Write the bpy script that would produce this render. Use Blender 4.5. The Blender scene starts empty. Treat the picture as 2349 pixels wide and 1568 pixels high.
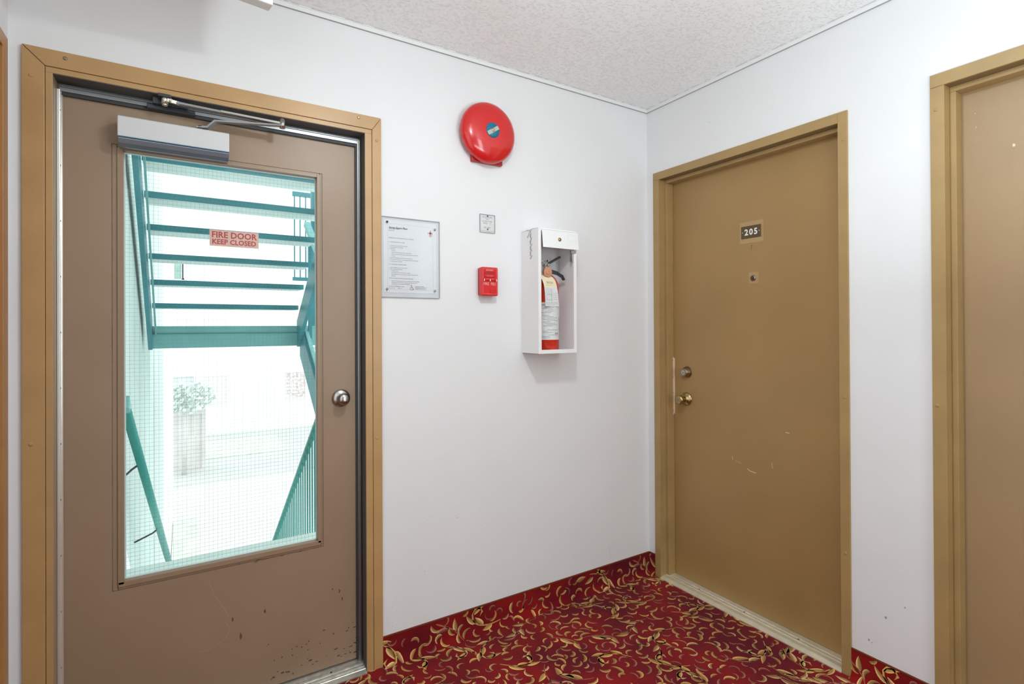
import bpy, bmesh, math, random
from mathutils import Vector, Matrix
C = bpy.context.scene.collection
S = bpy.context.scene
PI = math.pi
random.seed(7)

# ------------------------------------------------------------------ camera
CAMP = Vector((-2.07125, -2.03158, 1.29203))
yaw, pit, rol = 0.571307, 0.004168, -0.005205
d_ = Vector((math.cos(pit)*math.sin(yaw), math.cos(pit)*math.cos(yaw), math.sin(pit)))
r0 = Vector((math.cos(yaw), -math.sin(yaw), 0)); u0 = r0.cross(d_)
r_ = math.cos(rol)*r0 + math.sin(rol)*u0
u_ = r_.cross(d_)
cd = bpy.data.cameras.new('camera'); cam = bpy.data.objects.new('camera', cd); C.objects.link(cam)
M = Matrix(((r_.x, u_.x, -d_.x, CAMP.x), (r_.y, u_.y, -d_.y, CAMP.y), (r_.z, u_.z, -d_.z, CAMP.z), (0, 0, 0, 1)))
cam.matrix_world = M
cd.sensor_width = 36; cd.sensor_fit = 'HORIZONTAL'
cd.lens = 1226.2/2349*36
cd.shift_x = -32.82/2349; cd.shift_y = -38.25/2349
cd.clip_start = .02; cd.clip_end = 300
S.camera = cam

# ------------------------------------------------------------------ light
w = bpy.data.worlds.new('world'); S.world = w; w.use_nodes = True
bg = w.node_tree.nodes['Background']
bg.inputs[0].default_value = (.93, .98, 1.0, 1); bg.inputs[1].default_value = 2.75

def lamp(name, kind, loc, power, size, col=(1, .985, .96), sy=None, rot=(0, 0, 0)):
    l = bpy.data.lights.new(name, kind); l.energy = power; l.color = col
    if kind == 'POINT': l.shadow_soft_size = size
    else:
        l.size = size
        if sy: l.shape = 'RECTANGLE'; l.size_y = sy
    o = bpy.data.objects.new(name, l); o.location = loc; o.rotation_euler = rot; C.objects.link(o)
    return o
def aim(loc, to): return (Vector(to)-Vector(loc)).to_track_quat('-Z', 'Y').to_euler()
lamp('ceiling_lamp', 'POINT', (-1.4, -1.2, 2.33), 10.5, .05, (.94, .99, 1))
lamp('ceiling_lamp_diffuser', 'AREA', (-1.4, -1.2, 2.335), 8.5, .13, (.94, .99, 1))
P = (-.62, -3.5, 1.55)
lamp('rear_fill_light', 'AREA', P, 26, .48, (.85, .965, 1), sy=1.7, rot=aim(P, (-.7, 0, .9)))  # unseen fill added behind the camera to even out the walls
lamp('side_fill_light', 'AREA', (-2.44, -1.35, 1.3), 8, 1.5, (.85, .965, 1), sy=1.8, rot=aim((-2.44, -1.35, 1.3), (0, -1.2, 1.2)))  # fill added at the left wall, out of view, to lift the right wall
lamp('ceiling_fill_light', 'AREA', (-1.1, -2.1, 1.4), 27, .9, (.82, .97, 1), rot=(PI, 0, 0))  # upward fill added to brighten the ceiling

S.view_settings.view_transform = 'Standard'; S.view_settings.look = 'None'
S.view_settings.gamma = 1; S.view_settings.exposure = -.26
S.view_settings.use_curve_mapping = False
S.cycles.max_bounces = 16; S.cycles.diffuse_bounces = 8; S.cycles.transparent_max_bounces = 16

# ------------------------------------------------------------------ materials
def srgb(r, g, b):
    f = lambda v: ((v/255+.055)/1.055)**2.4 if v > 10 else v/255/12.92
    return (f(r), f(g), f(b), 1)
MATS = {}
def mat(name, col, rough=.5, metal=0, noise=0, nscale=40, bump=0, bscale=200, col2=None, spec=.5, coat=0, ramp=(.35, .65)):
    m = bpy.data.materials.new(name); m.use_nodes = True; nt = m.node_tree; N = nt.nodes; L = nt.links
    p = N['Principled BSDF']
    p.inputs['Roughness'].default_value = rough; p.inputs['Metallic'].default_value = metal
    p.inputs['Specular IOR Level'].default_value = spec; p.inputs['Coat Weight'].default_value = coat
    if len(col) == 3: col = (*col, 1)
    p.inputs['Base Color'].default_value = col
    tc = N.new('ShaderNodeTexCoord')
    if noise or col2:
        n = N.new('ShaderNodeTexNoise'); n.inputs['Scale'].default_value = nscale; n.inputs['Detail'].default_value = 5
        L.new(tc.outputs['Object'], n.inputs['Vector'])
        r = N.new('ShaderNodeValToRGB'); r.color_ramp.elements[0].position = ramp[0]; r.color_ramp.elements[1].position = ramp[1]
        c2 = col2 or tuple(c*(1-noise) for c in col[:3])
        r.color_ramp.elements[0].color = (*c2[:3], 1); r.color_ramp.elements[1].color = col
        L.new(n.outputs['Fac'], r.inputs[0]); L.new(r.outputs[0], p.inputs['Base Color'])
    if bump:
        n2 = N.new('ShaderNodeTexNoise'); n2.inputs['Scale'].default_value = bscale; n2.inputs['Detail'].default_value = 3
        L.new(tc.outputs['Object'], n2.inputs['Vector'])
        b = N.new('ShaderNodeBump'); b.inputs['Strength'].default_value = bump; b.inputs['Distance'].default_value = .002
        L.new(n2.outputs['Fac'], b.inputs['Height']); L.new(b.outputs[0], p.inputs['Normal'])
    MATS[name] = m
    return m

wallm = mat('wall_paint', (.79, .79, .80), .75, noise=.03, nscale=2.5, bump=.05, bscale=60, spec=.25)
trimw = mat('white_trim', (.8, .8, .8), .5)
frame_gold = mat('gold_brown_frame_paint', (.50, .30, .125), .33, noise=.12, nscale=6, bump=.06, bscale=500)
frame_olive = mat('olive_gold_frame_paint', (.40, .26, .105), .38, noise=.12, nscale=8, bump=.06, bscale=500)
frame_orange = mat('orange_gold_frame_paint', (.46, .22, .07), .35, noise=.1, nscale=8)
leaf_fire = mat('grey_brown_door_paint', (.33, .225, .145), .38, noise=.08, nscale=3, bump=.08, bscale=600)
leaf_olive = mat('olive_brown_door_paint', (.37, .225, .083), .42, noise=.08, nscale=3, bump=.08, bscale=600)
leaf_tan = mat('tan_brown_door_paint', (.38, .25, .13), .4, noise=.08, nscale=3, bump=.08, bscale=600)
bead_paint = mat('grey_brown_bead_paint', (.31, .21, .135), .35)
alu = mat('brushed_aluminium', (.62, .62, .6), .3, .9)
alu_light = mat('worn_aluminium', (.72, .70, .64), .35, .75, noise=.25, nscale=60)
steel = mat('satin_steel', (.46, .45, .43), .24, 1)
silver_paint = mat('silver_grey_enamel', (.62, .62, .63), .38, .0, spec=.5)
brass = mat('aged_brass', (.45, .34, .16), .25, 1)
brass_dull = mat('dull_bronze', (.33, .26, .17), .3, 1)
dark = mat('dark_gasket', (.035, .036, .04), .55)
dark_metal = mat('dark_steel', (.07, .075, .085), .35, .7)
red_bell = mat('red_enamel', (.62, .012, .012), .22, coat=.4, noise=.06, nscale=6)
red_plastic = mat('red_plastic', (.62, .006, .012), .32, coat=.2)
red_deep = mat('deep_red_plastic', (.4, .004, .008), .4)
pink_print = mat('pale_red_print', (.85, .35, .33), .5)
whiteprint = mat('white_print', (.85, .82, .76), .5)
white_enamel = mat('white_enamel', (.83, .83, .83), .35)
white_in = mat('white_enamel_inside', (.74, .74, .74), .5)
paper = mat('white_paper', (.87, .87, .88), .7, noise=.02, nscale=8)
paper_line = mat('grey_print_line', (.55, .55, .54), .7)
ink = mat('grey_ink', (.16, .16, .16), .7)
ink_dark = mat('dark_ink', (.05, .05, .05), .7)
ink_red = mat('crimson_ink', (.28, .03, .03), .7)
ink_pink = mat('pink_ink', (.7, .38, .33), .7)
cream = mat('cream_card', (.80, .71, .50), .7, noise=.05)
label_white = mat('label_paper', (.72, .73, .74), .5, noise=.08, nscale=30)
label_grey = mat('label_grey', (.45, .46, .47), .5, noise=.15, nscale=60)
copper = mat('copper_disc', (.75, .38, .25), .3, .7)
sticker_bg = mat('faded_pink_sticker', (.70, .47, .39), .6, noise=.08, nscale=60)
sticker_red = mat('faded_red_letters', (.42, .055, .06), .6)
blue_label = mat('teal_blue_label', (.02, .22, .36), .4, noise=.3, nscale=200)
grey_label = mat('grey_green_label', (.45, .47, .40), .4)
plate_brown = mat('brown_engraved_plate', (.10, .06, .02), .4, noise=.2, nscale=200)
patch_tan = mat('lighter_tan_paint_patch', (.42, .275, .125), .45)
chip = mat('chipped_pale_primer', (.75, .62, .45), .7)
scuffm = mat('dark_scuff', (.10, .065, .035), .6)
sock = mat('black_hole', (.01, .01, .01), .8)
# carpet
def carpet_mat(name, attr):
    m = mat(name, (.27, .008, .012), .95, spec=.08)
    nt = m.node_tree; N = nt.nodes; L = nt.links; p = N['Principled BSDF']
    tc = N.new('ShaderNodeTexCoord')
    p.inputs['Sheen Weight'].default_value = .05
    n = N.new('ShaderNodeTexNoise'); n.inputs['Scale'].default_value = 3.2; n.inputs['Detail'].default_value = 3
    L.new(tc.outputs['Object'], n.inputs['Vector'])
    f = N.new('ShaderNodeTexNoise'); f.inputs['Scale'].default_value = 900; f.inputs['Detail'].default_value = 1
    L.new(tc.outputs['Object'], f.inputs['Vector'])
    r = N.new('ShaderNodeValToRGB'); r.color_ramp.elements[0].position = .38; r.color_ramp.elements[1].position = .62
    if attr:
        a = N.new('ShaderNodeVertexColor'); a.layer_name = 'Col'
        r.color_ramp.elements[0].color = (.72, .62, .66, 1); r.color_ramp.elements[1].color = (1, 1, 1, 1)
    else:
        r.color_ramp.elements[0].color = (.12, .006, .013, 1); r.color_ramp.elements[1].color = (.28, .009, .009, 1)
    L.new(n.outputs['Fac'], r.inputs[0])
    g = N.new('ShaderNodeValToRGB'); g.color_ramp.elements[0].position = .3; g.color_ramp.elements[1].position = .7
    g.color_ramp.elements[0].color = (.62, .62, .62, 1); g.color_ramp.elements[1].color = (1.25, 1.25, 1.25, 1)
    L.new(f.outputs['Fac'], g.inputs[0])
    mx = N.new('ShaderNodeMix'); mx.data_type = 'RGBA'; mx.blend_type = 'MULTIPLY'; mx.inputs[0].default_value = 1
    L.new(r.outputs[0], mx.inputs[6]); L.new(g.outputs[0], mx.inputs[7])
    out = mx.outputs[2]
    if attr:
        m2 = N.new('ShaderNodeMix'); m2.data_type = 'RGBA'; m2.blend_type = 'MULTIPLY'; m2.inputs[0].default_value = 1
        L.new(out, m2.inputs[6]); L.new(a.outputs[0], m2.inputs[7]); out = m2.outputs[2]
    L.new(out, p.inputs['Base Color'])
    b = N.new('ShaderNodeBump'); b.inputs['Strength'].default_value = .5; b.inputs['Distance'].default_value = .002
    L.new(f.outputs['Fac'], b.inputs['Height']); L.new(b.outputs[0], p.inputs['Normal'])
    return m
carpet_base = carpet_mat('red_carpet_pile', False)
carpet_leaf = carpet_mat('gold_leaf_carpet_pile', True)
carpet_edge = mat('carpet_cut_edge', (.16, .035, .015), .9, spec=.1)
# popcorn ceiling
def ceiling_mat():
    m = mat('textured_ceiling', (.93, .93, .93), .42, spec=.6)
    nt = m.node_tree; N = nt.nodes; L = nt.links; p = N['Principled BSDF']
    tc = N.new('ShaderNodeTexCoord')
    n = N.new('ShaderNodeTexNoise'); n.inputs['Scale'].default_value = 90; n.inputs['Detail'].default_value = 4; n.inputs['Roughness'].default_value = .6
    L.new(tc.outputs['Object'], n.inputs['Vector'])
    r = N.new('ShaderNodeValToRGB'); r.color_ramp.elements[0].position = .53; r.color_ramp.elements[1].position = .68
    L.new(n.outputs['Fac'], r.inputs[0])
    b = N.new('ShaderNodeBump'); b.inputs['Strength'].default_value = .5; b.inputs['Distance'].default_value = .006
    L.new(r.outputs[0], b.inputs['Height']); L.new(b.outputs[0], p.inputs['Normal'])
    return m
ceilm = ceiling_mat()
def clear_mat(name, tint, gloss=.06, rough=.02):
    m = bpy.data.materials.new(name); m.use_nodes = True; nt = m.node_tree; N = nt.nodes; L = nt.links
    for x in list(N): N.remove(x)
    o = N.new('ShaderNodeOutputMaterial'); t = N.new('ShaderNodeBsdfTransparent'); t.inputs[0].default_value = (*tint, 1)
    g = N.new('ShaderNodeBsdfGlossy'); g.inputs['Roughness'].default_value = rough
    fr = N.new('ShaderNodeFresnel'); fr.inputs[0].default_value = 1.45
    mx = N.new('ShaderNodeMixShader'); L.new(fr.outputs[0], mx.inputs[0])
    L.new(t.outputs[0], mx.inputs[1]); L.new(g.outputs[0], mx.inputs[2]); L.new(mx.outputs[0], o.inputs[0])
    return m
glass = clear_mat('wired_glass', (.93, .97, .96))
glass_edge = mat('glass_edge_green', (.35, .75, .72), .1)
acrylic = clear_mat('clear_acrylic', (.985, .985, .988))
acrylic_edge = mat('acrylic_edge', (.5, .5, .5), .3)
wire = mat('glass_wire', (.24, .27, .27), .5, .3)
# outside; overexposure is put into the pale shrub, window, fence, drive and lawn colours
teal = mat('teal_painted_steel', (.03, .25, .29), .45, noise=.25, nscale=3)
teal_pale = mat('pale_teal_steel', (.20, .47, .46), .5, noise=.15, nscale=4)
teal_green = mat('green_teal_steel', (.02, .25, .22), .45)
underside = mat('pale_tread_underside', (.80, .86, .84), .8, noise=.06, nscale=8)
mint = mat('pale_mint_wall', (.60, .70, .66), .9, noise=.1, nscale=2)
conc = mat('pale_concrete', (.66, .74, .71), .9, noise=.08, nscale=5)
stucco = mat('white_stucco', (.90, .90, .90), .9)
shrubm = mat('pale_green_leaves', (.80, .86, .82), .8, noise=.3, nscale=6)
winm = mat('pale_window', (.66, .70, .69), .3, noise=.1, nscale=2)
windark = mat('green_window_reflection', (.35, .52, .45), .3, noise=.3, nscale=6)  # green reflection painted as the pane's own colour
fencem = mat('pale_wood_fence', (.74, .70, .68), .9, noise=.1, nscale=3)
asphalt = mat('washed_out_driveway', (.74, .74, .73), .95, noise=.07, nscale=.6)
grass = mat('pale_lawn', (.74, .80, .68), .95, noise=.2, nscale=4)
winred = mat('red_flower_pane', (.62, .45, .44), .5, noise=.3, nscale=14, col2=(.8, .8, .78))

# ------------------------------------------------------------------ mesh helpers
ORG = {}
class MB:
    def __init__(s): s.v = []; s.f = []; s.sm = []
    def add(s, vs, fs, smooth=False):
        n = len(s.v); s.v += [tuple(v) for v in vs]
        s.f += [tuple(i+n for i in f) for f in fs]; s.sm += [smooth]*len(fs); return s
    def box(s, x0, x1, y0, y1, z0, z1, rot=None, piv=None):
        vs = [(x, y, z) for x in (x0, x1) for y in (y0, y1) for z in (z0, z1)]
        fs = [(0, 1, 3, 2), (4, 6, 7, 5), (0, 4, 5, 1), (2, 3, 7, 6), (0, 2, 6, 4), (1, 5, 7, 3)]
        if rot is not None:
            pv = Vector(piv or ((x0+x1)/2, (y0+y1)/2, (z0+z1)/2))
            vs = [tuple(rot @ (Vector(v)-pv) + pv) for v in vs]
        return s.add(vs, fs)
    def prism(s, pts, a, b, axis='y'):
        """polygon in the plane across `axis`, extruded from a to b"""
        n = len(pts)
        def P(p, t):
            if axis == 'y': return (p[0], t, p[1])
            if axis == 'x': return (t, p[0], p[1])
            return (p[0], p[1], t)
        vs = [P(p, a) for p in pts] + [P(p, b) for p in pts]
        fs = [tuple(range(n)), tuple(range(2*n-1, n-1, -1))] + [(i, i+n, (i+1) % n+n, (i+1) % n) for i in range(n)]
        return s.add(vs, fs)
    def lathe(s, prof, c, ax=(0, -1, 0), n=32, smooth=True):
        """prof: (radius, height along ax) list"""
        a = Vector(ax).normalized(); t = Vector((0, 0, 1)) if abs(a.z) < .9 else Vector((1, 0, 0))
        e1 = a.cross(t).normalized(); e2 = a.cross(e1); c = Vector(c)
        vs = []; fs = []
        for r, h in prof:
            for k in range(n):
                q = 2*PI*k/n
                vs.append(tuple(c + a*h + e1*(r*math.cos(q)) + e2*(r*math.sin(q))))
        for i in range(len(prof)-1):
            for k in range(n):
                fs.append((i*n+k, i*n+(k+1) % n, (i+1)*n+(k+1) % n, (i+1)*n+k))
        s.add(vs, fs, smooth)
        m = len(s.v)-len(vs)
        s.f.append(tuple(m+k for k in range(n))); s.sm.append(False)
        s.f.append(tuple(m+(len(prof)-1)*n+k for k in range(n))); s.sm.append(False)
        return s
    def cyl(s, c, r, h, ax=(0, -1, 0), n=24): return s.lathe([(r, 0), (r, h)], c, ax, n)
    def tube(s, pts, r, n=8):
        pts = [Vector(p) for p in pts]; vs = []; fs = []
        for i, p in enumerate(pts):
            a = (pts[min(i+1, len(pts)-1)]-pts[max(i-1, 0)]).normalized()
            t = Vector((0, 0, 1)) if abs(a.z) < .9 else Vector((1, 0, 0))
            e1 = a.cross(t).normalized(); e2 = a.cross(e1)
            rr = r[i] if isinstance(r, (list, tuple)) else r
            for k in range(n):
                q = 2*PI*k/n; vs.append(tuple(p+e1*(rr*math.cos(q))+e2*(rr*math.sin(q))))
        for i in range(len(pts)-1):
            for k in range(n): fs.append((i*n+k, i*n+(k+1) % n, (i+1)*n+(k+1) % n, (i+1)*n+k))
        fs += [tuple(range(n)), tuple((len(pts)-1)*n+k for k in range(n))]
        return s.add(vs, fs, n > 5)
    def bar(s, a, b, w, h, up=(0, 0, 1)):
        """rectangular bar from a to b, w across, h along up"""
        a = Vector(a); b = Vector(b); d = (b-a).normalized(); e = d.cross(Vector(up)).normalized(); u = e.cross(d)
        vs = [tuple(p+e*(i*w/2)+u*(j*h/2)) for p in (a, b) for i in (-1, 1) for j in (-1, 1)]
        return s.add(vs, [(0, 1, 3, 2), (4, 6, 7, 5), (0, 4, 5, 1), (2, 3, 7, 6), (0, 2, 6, 4), (1, 5, 7, 3)])
    def build(s, name, m, parent=None, bevel=0, org=None, seg=2):
        o_ = ORG.get(parent.name, (0, 0, 0)) if parent else (org or (0, 0, 0))
        me = bpy.data.meshes.new(name)
        me.from_pydata([(x-o_[0], y-o_[1], z-o_[2]) for x, y, z in s.v], [], s.f)
        for p, q in zip(me.polygons, s.sm): p.use_smooth = q
        bm = bmesh.new(); bm.from_mesh(me); bmesh.ops.recalc_face_normals(bm, faces=bm.faces); bm.to_mesh(me); bm.free()
        me.materials.append(m)
        o = bpy.data.objects.new(name, me); C.objects.link(o)
        if parent: o.parent = parent
        else: o.location = o_
        ORG[o.name] = o_
        if bevel:
            b = o.modifiers.new('b', 'BEVEL'); b.width = bevel; b.segments = seg; b.limit_method = 'ANGLE'; b.angle_limit = math.radians(40)
        return o
def rounded(x0, x1, z0, z1, r, n=5):
    pts = []
    for cx, cz, a0 in ((x1-r, z1-r, 0), (x0+r, z1-r, 90), (x0+r, z0+r, 180), (x1-r, z0+r, 270)):
        for k in range(n+1):
            a = math.radians(a0+90*k/n); pts.append((cx+r*math.cos(a), cz+r*math.sin(a)))
    return pts
ROT = {'A': 0, 'B': -PI/2, 'C': PI/2}
FO = {'A': (0, 0), 'B': (0, 0), 'C': (-2.48, 0)}
def thing(name, label, cat, org, frame='A', group=None, structure=False):
    """Empty at org given in the frame of its wall: x along the wall, y into the wall, z up"""
    o = bpy.data.objects.new(name, None); C.objects.link(o); a = ROT[frame]
    o.location = (FO[frame][0]+org[0]*math.cos(a)-org[1]*math.sin(a), FO[frame][1]+org[0]*math.sin(a)+org[1]*math.cos(a), org[2])
    o.rotation_euler = (0, 0, a); o.empty_display_size = .1
    ORG[o.name] = org
    if structure: o['kind'] = 'structure'
    if label: o['label'] = label
    if cat: o['category'] = cat
    if group: o['group'] = group
    return o
def tag(o, label=None, cat=None, group=None, kind=None):
    if label: o['label'] = label
    if cat: o['category'] = cat
    if group: o['group'] = group
    if kind: o['kind'] = kind
    return o
def struct(o, label=None):
    o['kind'] = 'structure'
    if label: o['label'] = label
    return o
def text_mb(mb, s, size, x, z, y, align='LEFT', bold=0, shear=0, sx=1, th=.0004):
    cu = bpy.data.curves.new('t', 'FONT'); cu.body = s; cu.size = size; cu.align_x = align
    cu.offset = bold; cu.shear = shear; cu.resolution_u = 2; cu.fill_mode = 'FRONT'
    o = bpy.data.objects.new('t', cu); C.objects.link(o)
    dg = bpy.context.evaluated_depsgraph_get(); ev = o.evaluated_get(dg); me = ev.to_mesh()
    mb.add([(x+v.co.x*sx, y, z+v.co.y) for v in me.vertices], [tuple(p.vertices) for p in me.polygons])
    ev.to_mesh_clear(); bpy.data.objects.remove(o); bpy.data.curves.remove(cu)

# ------------------------------------------------------------------ room shell
H = 2.44; YB = -5.2; XC = -2.48
OA = (-2.384, -1.491, 2.03)        # opening of the fire door: x0, x1, height
U1 = .088; W1 = .894               # doors on the right wall: u = -y
OB1 = (U1, U1+W1); OB2 = (1.316, 1.316+W1); OC = (-.98, -.09)
m = MB(); T = .16
m.box(XC-.2, OA[0]-.01, 0, T, -.02, H+.1); m.box(OA[1]+.01, .2, 0, T, -.02, H+.1); m.box(OA[0]-.01, OA[1]+.01, 0, T, OA[2]+.01, H+.1)
struct(m.build('wall_back', wallm))
m = MB(); t0 = .16
e_ = .009
m.box(0, t0, -OB1[0]+e_, 0, -.02, H+.1); m.box(0, t0, -OB2[0]+e_, -OB1[1]-e_, -.02, H+.1); m.box(0, t0, YB, -OB2[1]-e_, -.02, H+.1)
m.box(0, t0, -OB1[1]-e_, -OB1[0]+e_, 2.059, H+.1); m.box(0, t0, -OB2[1]-e_, -OB2[0]+e_, 2.076, H+.1)
struct(m.build('wall_right', wallm))
m = MB()
m.box(XC-.16, XC, OC[1]+e_, 0, -.02, H+.1); m.box(XC-.16, XC, YB, OC[0]-e_, -.02, H+.1); m.box(XC-.16, XC, OC[0]-e_, OC[1]+e_, 2.059, H+.1)
struct(m.build('wall_left', wallm))
struct(MB().box(XC-.16, t0, YB-.1, YB, -.02, H+.1).build('wall_front', wallm))
struct(MB().box(XC-.16, t0, YB, T, H, H+.1).build('ceiling', ceilm))
# narrow bead where the walls meet the ceiling
m = MB(); m.box(XC, 0, -.007, 0, H-.019, H-.003); m.box(XC, 0, -.010, 0, H-.004, H)
struct(m.build('trim_1', trimw, bevel=.001), 'thin white bead along the top of the fire door wall')
m = MB(); m.box(-.007, 0, YB, -.007, H-.019, H-.003); m.box(-.010, 0, YB, -.01, H-.004, H)
struct(m.build('trim_2', trimw, bevel=.001), 'thin white bead along the top of the apartment door wall')

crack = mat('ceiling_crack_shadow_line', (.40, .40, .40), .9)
R = random.Random(31)
for nm, L_ in (('trim_1', 2.48), ('trim_2', 3.0)):
    m = MB(); q = .011
    while q < L_:
        w_ = R.uniform(.006, .07)
        if nm == 'trim_1': m.box(-min(q+w_, L_), -q, -.0106, -.0098, H-.0014, H+.001)
        else: m.box(-.0106, -.0098, -min(q+w_, L_), -q, H-.0014, H+.001)
        q += w_+R.uniform(.002, .05)
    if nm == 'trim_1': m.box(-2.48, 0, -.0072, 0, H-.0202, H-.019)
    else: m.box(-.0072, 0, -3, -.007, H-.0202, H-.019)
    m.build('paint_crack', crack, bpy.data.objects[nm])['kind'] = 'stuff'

# ------------------------------------------------------------------ carpet with its leaf pattern
GOLD = (.90, .55, .16); CREAM = (.98, .68, .33); OLIVE = (.27, .16, .06); DARK = (.10, .022, .018); PINK = (.62, .22, .14)
TILE = .62; SCL = 1.75
def mul(c, k): return tuple(v*k for v in c)
def leaf(out, x, y, a, L, W, k, tone=1, pal=0, blunt=False):
    """curved tapering leaf; k total bend"""
    n = 6; px, py, h = x, y, a; st = L/n
    rows = []
    for i in range(n+1):
        t = i/n
        wd = W*math.sin(PI*min(1, .04+.96*t**(.75 if not blunt else 1.15)))**.85*.5
        if i in (0, n): wd = W*.03
        nx, ny = -math.sin(h), math.cos(h)
        rows.append(((px+nx*wd, py+ny*wd), (px+nx*wd*.1, py+ny*wd*.1), (px-nx*wd, py-ny*wd)))
        px += math.cos(h)*st; py += math.sin(h)*st; h += k/n
    A = [CREAM, GOLD, PINK][pal]; B = [GOLD, GOLD, mul(PINK, .8)][pal]; D = [OLIVE, mul(OLIVE, 1.3), DARK][pal]
    if k > 0: cols = (D, mul(B, .5), mul(A, 1.15))
    else: cols = (mul(A, 1.15), mul(B, .5), D)
    out.append((rows, [mul(c, tone) for c in cols]))
    return px, py, h
def stem(out, x, y, a, L, W, k0, k1, pal=2, tone=1):
    """line whose bend tightens from k0 to k1 (radians per metre)"""
    n = 12; px, py, h = x, y, a; st = L/n; rows = []; pts = []
    for i in range(n+1):
        t = i/n; wd = W*(.25+.75*t)*.5 if i < n else W*.2
        nx, ny = -math.sin(h), math.cos(h)
        rows.append(((px+nx*wd, py+ny*wd), (px, py), (px-nx*wd, py-ny*wd))); pts.append((px, py, h))
        px += math.cos(h)*st; py += math.sin(h)*st; h += (k0+(k1-k0)*t*t)*st
    A = [CREAM, GOLD, PINK][pal]
    out.append((rows, [mul(A, tone), mul(A, .7*tone), mul(OLIVE, tone)]))
    return pts
def make_tile():
    R = random.Random(21); out = []; cent = []
    def free(x, y, r):
        for cx, cy, cr in cent:
            dx = abs(cx-x) % TILE; dx = min(dx, TILE-dx); dy = abs(cy-y) % TILE; dy = min(dy, TILE-dy)
            if dx*dx+dy*dy < ((r+cr))**2: return False
        return True
    def put(x, y, a, L, W, k, **kw):
        """leaf kept only where the ground is free"""
        mx = x+math.cos(a+k*.25)*L*.5; my = y+math.sin(a+k*.25)*L*.5
        if not free(mx, my, W*.55): return
        cent.append((mx, my, W*.62)); cent.append((x+math.cos(a)*L*.2, y+math.sin(a)*L*.2, W*.3)); leaf(out, x, y, a, L, W, k, **kw)
    tries = 0; placed = []
    while tries < 900:
        tries += 1
        x, y = R.uniform(0, TILE), R.uniform(0, TILE)
        ok = True
        for cx, cy in placed:
            dx = min(abs(cx-x), TILE-abs(cx-x)); dy = min(abs(cy-y), TILE-abs(cy-y))
            if dx*dx+dy*dy < .072**2: ok = False; break
        if not ok: continue
        placed.append((x, y)); a = R.uniform(0, 2*PI); s = R.choice((-1, 1)); kind = R.random(); tone = R.uniform(.9, 1.2)
        if kind < .62:        # scroll with leaves on both sides and a curled tip
            pts = stem(out, x, y, a, R.uniform(.11, .145), .0062, s*6, s*150, pal=R.choice((1, 0, 1)), tone=tone)
            for i in (2, 4, 6, 8):
                px, py, h = pts[i]; sd = s if i % 4 == 0 else -s
                put(px, py, h+sd*.5, R.uniform(.030, .042), R.uniform(.0095, .013), -sd*R.uniform(-.2, 1.1), tone=tone, pal=R.choice((0, 1, 1)))
            for q in pts[8:]: cent.append((q[0], q[1], .006))
            for q in pts[:8:2]: cent.append((q[0], q[1], .003))
        elif kind < .84:      # palmette
            pts = stem(out, x, y, a, .075, .004, s*10, s*25, pal=2, tone=tone)
            for j in (4, 7, 10, 12):
                px, py, h = pts[j]; sd = s if j % 4 != 1 else -s
                put(px, py, h+sd*.7, .046-.0014*j, .0130, -sd*R.uniform(.2, 1.3), tone=tone, pal=R.choice((0, 1, 0)))
        else:                # sprig
            pts = stem(out, x, y, a, .09, .004, s*14, -s*10, pal=2, tone=tone)
            for i in (4, 7, 10, 12):
                px, py, h = pts[i]; sd = 1 if i % 2 else -1
                put(px, py, h+sd*.6, .032, .0115, sd*.3, tone=tone, pal=R.choice((0, 1, 2)))
    for _ in range(3000):    # commas fill the ground between them
        x, y = R.uniform(0, TILE), R.uniform(0, TILE); a = R.uniform(0, 2*PI); s = R.choice((-1, 1))
        L = R.uniform(.020, .038); mx = x+math.cos(a+s*.5)*L*.5; my = y+math.sin(a+s*.5)*L*.5
        if free(mx, my, .0082):
            cent.append((mx, my, .0078)); cent.append((x, y, .003))
            leaf(out, x, y, a, L, R.uniform(.0050, .0082), s*R.uniform(1.4, 3.1), tone=R.uniform(.7, 1.2), pal=R.choice((0, 1, 1, 2)), blunt=R.random() < .25)
    return out
LEAVES = [([tuple((p[0]*SCL, p[1]*SCL) for p in r) for r in rows], cols) for rows, cols in make_tile()]
TILE *= SCL
def carpet(name, base_v, base_f, x0, x1, y0, y1, mapf, inside):
    """one mesh: pile plus the pattern of raised gold pile leaves"""
    V = list(base_v); F = list(base_f); nb = len(F); col = [(.2, .01, .01)]*len(V)
    i0, i1 = math.floor(x0/TILE)-1, math.ceil(x1/TILE)+1; j0, j1 = math.floor(y0/TILE)-1, math.ceil(y1/TILE)+1
    for i in range(i0, i1):
        for j in range(j0, j1):
            ox, oy = i*TILE, j*TILE
            for rows, cols in LEAVES:
                mx, my = rows[len(rows)//2][1]; mx += ox; my += oy
                if not (x0 < mx < x1 and y0 < my < y1): continue
                n = len(V); k = 0
                for r in rows:
                    for c, p in zip(cols, r):
                        q = (min(max(p[0]+ox, x0), x1), min(max(p[1]+oy, y0), y1))
                        V.append(mapf(*q)); col.append(c)
                for a in range(len(rows)-1):
                    for b in (0, 1):
                        F.append((n+a*3+b, n+a*3+b+1, n+a*3+b+4, n+a*3+b+3))
    me = bpy.data.meshes.new(name); me.from_pydata(V, [], F)
    at = me.color_attributes.new('Col', 'FLOAT_COLOR', 'POINT')
    at.data.foreach_set('color', [c for q in col for c in (*q, 1)])
    me.materials.append(carpet_base); me.materials.append(carpet_leaf)
    me.polygons.foreach_set('material_index', [0]*nb+[1]*(len(F)-nb))
    o = bpy.data.objects.new(name, me); C.objects.link(o)
    return o
fl = carpet('floor', [(XC-.05, YB, 0), (.1, YB, 0), (.1, .02, 0), (XC-.05, .02, 0)], [(0, 1, 2, 3)], XC, 0, -3.4, 0, lambda x, y: (x, y, .0007), None)
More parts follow.
